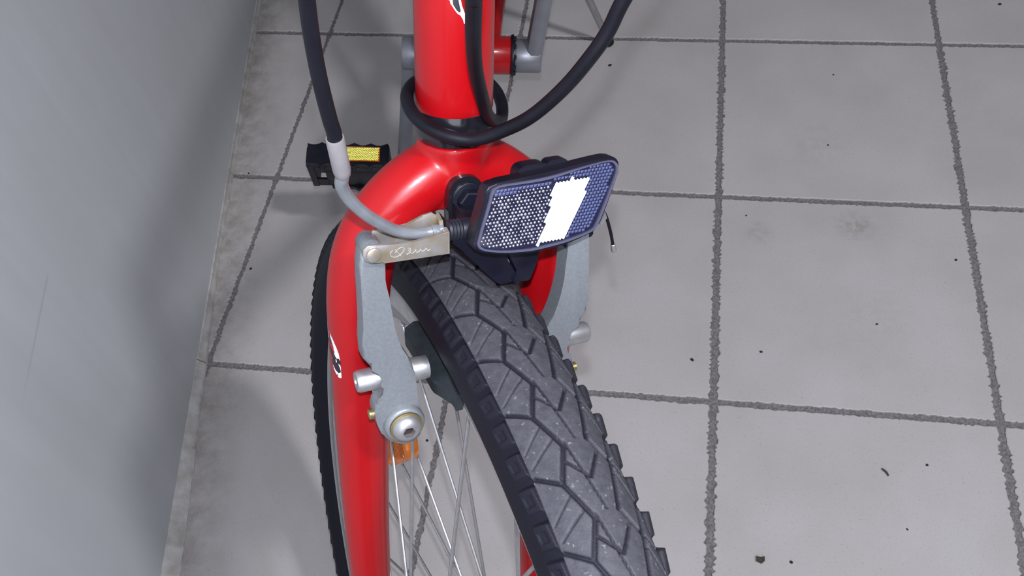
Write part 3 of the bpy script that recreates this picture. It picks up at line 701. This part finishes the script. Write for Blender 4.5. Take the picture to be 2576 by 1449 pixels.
p1 = (0.96 * BU + 0.28 * BFW).normalized(); p2 = (BFW * 0.96 - BU * 0.28).normalized()
def PD(l, q, d): return PC + (l * BR + q * p1 + d * p2) / 1000     # along the axle, towards the reflector edge, out of the tread face
bm = bmesh.new()
# two long rails with teeth (reflector edge and far edge), two end caps, axle barrel
for sgn in (1, -1):
    prof = []
    for i in range(41):
        l = -47 + 94 * i / 40; d = 12.0 + 3.6 * max(0, math.cos(2 * PI * (l + 44) / 18.5)) ** 3
        prof.append((l, d))
    if sgn < 0: prof = [(l, d) for l, d in prof if l < 27]
    poly = prof + [(l, -d) for l, d in prof[::-1]]
    lo, hi = (24, 34) if sgn > 0 else (-34, -27)
    add_prism(bm, lambda p, q, d: PD(p, d, q), poly, lo, hi, 0.8)
for l0, l1 in ((-47, -41), (41, 48)):
    add_prism(bm, lambda p, q, d: PD(d, p, q), round_poly(rect(-31, -11.5, 31, 11.5), 3), l0, l1, 0.8)
add_prism(bm, lambda p, q, d: PD(d, p, q), round_poly(rect(-13, -11, 13, 11), 4), -41, 27)
add_prism(bm, lambda p, q, d: PD(p, q, d), rect(-42, -28, 29, 26), 7.5, 10.5)
add_prism(bm, lambda p, q, d: PD(p, q, d), rect(28, -28, 42, -12), 7.5, 10.5)
add_prism(bm, lambda p, q, d: PD(p, q, d), rect(28, 6, 42, 26), 7.5, 10.5)
for l in (-18, 18): add_prism(bm, lambda p, q, d: PD(d, p, q), rect(-28, -8, 28, 8), l - 3, l + 3)
ped = link_bm('pedal', bm, BLK, root, angle=35); ped['label'] = 'black plastic pedal with a yellow reflector'
bm = bmesh.new(); add_tube(bm, [PD(-72, 0, 0), PD(-40, 0, 0)], 0.0055, 16); link_bm('pedal_axle', bm, STL, ped)
bm = bmesh.new(); add_prism(bm, lambda p, q, d: PD(p, d, q), rect(-37, -9.5, 12, 8.5), 33.6, 35.2); link_bm('reflector_base', bm, AMB, ped)
corner_cubes('pedal_reflector', AMBR, lambda x, y, z: PD(x, 34.6 + z, y), 1.3, lambda p: -35.5 < p[0] < 10.5 and -8.4 < p[1] < 7.6, (-36, -9, 12, 9), ped, 'glowing yellow reflector strip on the pedal edge', 0.6)
# --- kickstand and rear wheel
bm = bmesh.new(); ks0 = Vector((0.4345, 0.5835, 0.012)); ks1 = B(-66, -270, 20)
add_tube(bm, [ks0, ks0.lerp(ks1, 0.5), ks1], [0.0050, 0.0052, 0.0060], 20)
add_tube(bm, [ks1, B(-44, -262, 26)], 0.008, 16)
kick = link_bm('kickstand', bm, STL, root); kick['label'] = 'slim bright steel kickstand'
bm = bmesh.new(); ksd = (ks1 - ks0).normalized(); add_lathe(bm, ks0 - ksd * 0.0105, ksd, [(0, 5), (2, 7.2), (16, 7.6), (18, 6.5)], 20); link_bm('kickstand_foot', bm, BLK, kick)
def torus(bm, c, ax, R, r, n=72, k=16, phs=None):
    u = ax.orthogonal().normalized(); v = ax.cross(u); rings = []
    for i in range(n):
        t = 2 * PI * i / n; e = math.cos(t) * u + math.sin(t) * v
        rings.append([bm.verts.new(c + (R + r * math.cos(2 * PI * j / k)) * e + r * math.sin(2 * PI * j / k) * ax) for j in range(k)])
    for i in range(n):
        a, b = rings[i], rings[(i + 1) % n]
        for j in range(k): bm.faces.new((a[j], a[(j + 1) % k], b[(j + 1) % k], b[j]))
RC = REAR.copy(); zc = 0.3269 * math.sqrt(1 - BR.z ** 2) + 0.0005
RC.z = zc
bm = bmesh.new(); torus(bm, RC, BR, 0.3039, 0.0230); rt = link_bm('tyre', bm, TYREM, root); rt['label'] = 'rear tyre behind the bottom bracket'
bm = bmesh.new(); torus(bm, RC, BR, 0.274, 0.0125, 72, 12); link_bm('rim', bm, RIMM, root)
bm = bmesh.new(); add_lathe(bm, RC - BR * 0.06, BR, [(0, 5), (10, 5), (11, 20), (14, 20), (20, 12), (100, 12), (106, 20), (109, 20), (110, 5), (120, 5)], 24); link_bm('hub', bm, ALU, root)
for k in range(36):
    t = 2 * PI * k / 36; sd = 1 if k % 2 else -1; ln = 1 if (k // 2) % 2 else -1; u = BR.orthogonal().normalized(); v = BR.cross(u)
    t2 = t + ln * 1.08
    bm = bmesh.new(); add_tube(bm, [RC + 0.264 * (math.cos(t) * u + math.sin(t) * v), RC + 0.020 * (math.cos(t2) * u + math.sin(t2) * v) + sd * 0.038 * BR], 0.00105, 6); link_bm('spoke', bm, STL, root)

# ------------------------------------------------------------------ bits of dirt on the floor
def crumb(x, y, r, name, label, m=DIRT, flat=0.45, grp=None):
    bm = bmesh.new(); bmesh.ops.create_icosphere(bm, subdivisions=2, radius=1.0)
    st = 0.6 + 0.8 * random.random(); an = random.random() * PI
    for v in bm.verts:
        k = 1 + 0.35 * (random.random() - 0.5); p = v.co * r * k; p.x *= st
        q = Vector((p.x * math.cos(an) - p.y * math.sin(an), p.x * math.sin(an) + p.y * math.cos(an), p.z * flat)); v.co = q + Vector((x, y, r * flat * 0.9))
    o = link_bm(name, bm, m); tag(o, label, 'dirt', grp or 'dirt specks on the floor tiles'); return o
for x, y, r, lab in (
    (0.680, -0.175, 0.0015, 'tiny dark crumb right of the square leaf flake near the bottom edge'),
    (0.820, -0.056, 0.0015, 'dark crumb on the bottom right tile, above and right of the curled fibre'),
    (0.794, -0.129, 0.0013, 'dark crumb on the bottom right tile, below the curled fibre'),
    (0.652, 0.069, 0.0017, 'dark crumb on the middle tile below the stains, right of the upright joint'),
    (0.575, 0.052, 0.0017, 'dark crumb on the tile left of the upright joint, beside the tyre tread'),
    (0.288, -0.077, 0.0015, 'dark speck seen between the spokes beside the brake pivot bolt'),
    (0.011, 0.143, 0.0018, 'black crumb in the slanted joint near the left wall'),
    (0.879, 0.216, 0.0015, 'dark crumb beside the far right joint, right of the brown stain'),
    (0.740, 0.397, 0.0012, 'dark speck in the middle of the tile above the brown stain'),
    (0.441, 0.541, 0.0021, 'dark crumb just below the kickstand foot'),
    (0.753, 0.532, 0.0012, 'dark speck near the top joint of the upper right tile'),
    (-0.042, 0.305, 0.0016, 'black crumb on the cross joint close to the wall, left of the pedal'),
    (0.782, 0.117, 0.0011, 'faint speck on the middle right tile below the brown stain'),
    (0.635, 0.270, 0.0013, 'dark speck just above the fainter grey stain'),
    (0.992, 0.688, 0.0024, 'dark crumb in the top right corner of the floor')):
    crumb(x, y, r, 'dirt_crumb', lab)
bm = bmesh.new()
add_prism(bm, lambda p, q, d: Vector((0.650 + p, -0.175 + q, 0.0006 + d + 6 * p * p * 20)), [(-.0042, .0020), (-.0040, -.0034), (-.0008, -.0040), (.0012, -.0048), (.0040, -.0024), (.0041, .0024), (0, .0018)], 0, 0.0007)
tag(link_bm('leaf_flake', bm, LEAFM, smooth=False), 'small square flake of dry leaf on the floor near the bottom edge', 'leaf')
bm = bmesh.new(); add_tube(bm, spline([(0.7740, -0.0650, 0.0012), (0.7762, -0.0668, 0.0016), (0.7785, -0.0692, 0.0015), (0.7802, -0.0724, 0.0011)], 6), [0.0008, 0.0011, 0.0011, 0.0009], 8)
tag(link_bm('curled_fibre', bm, LEAFM), 'short curled dark fibre on the bottom right tile', 'fibre')
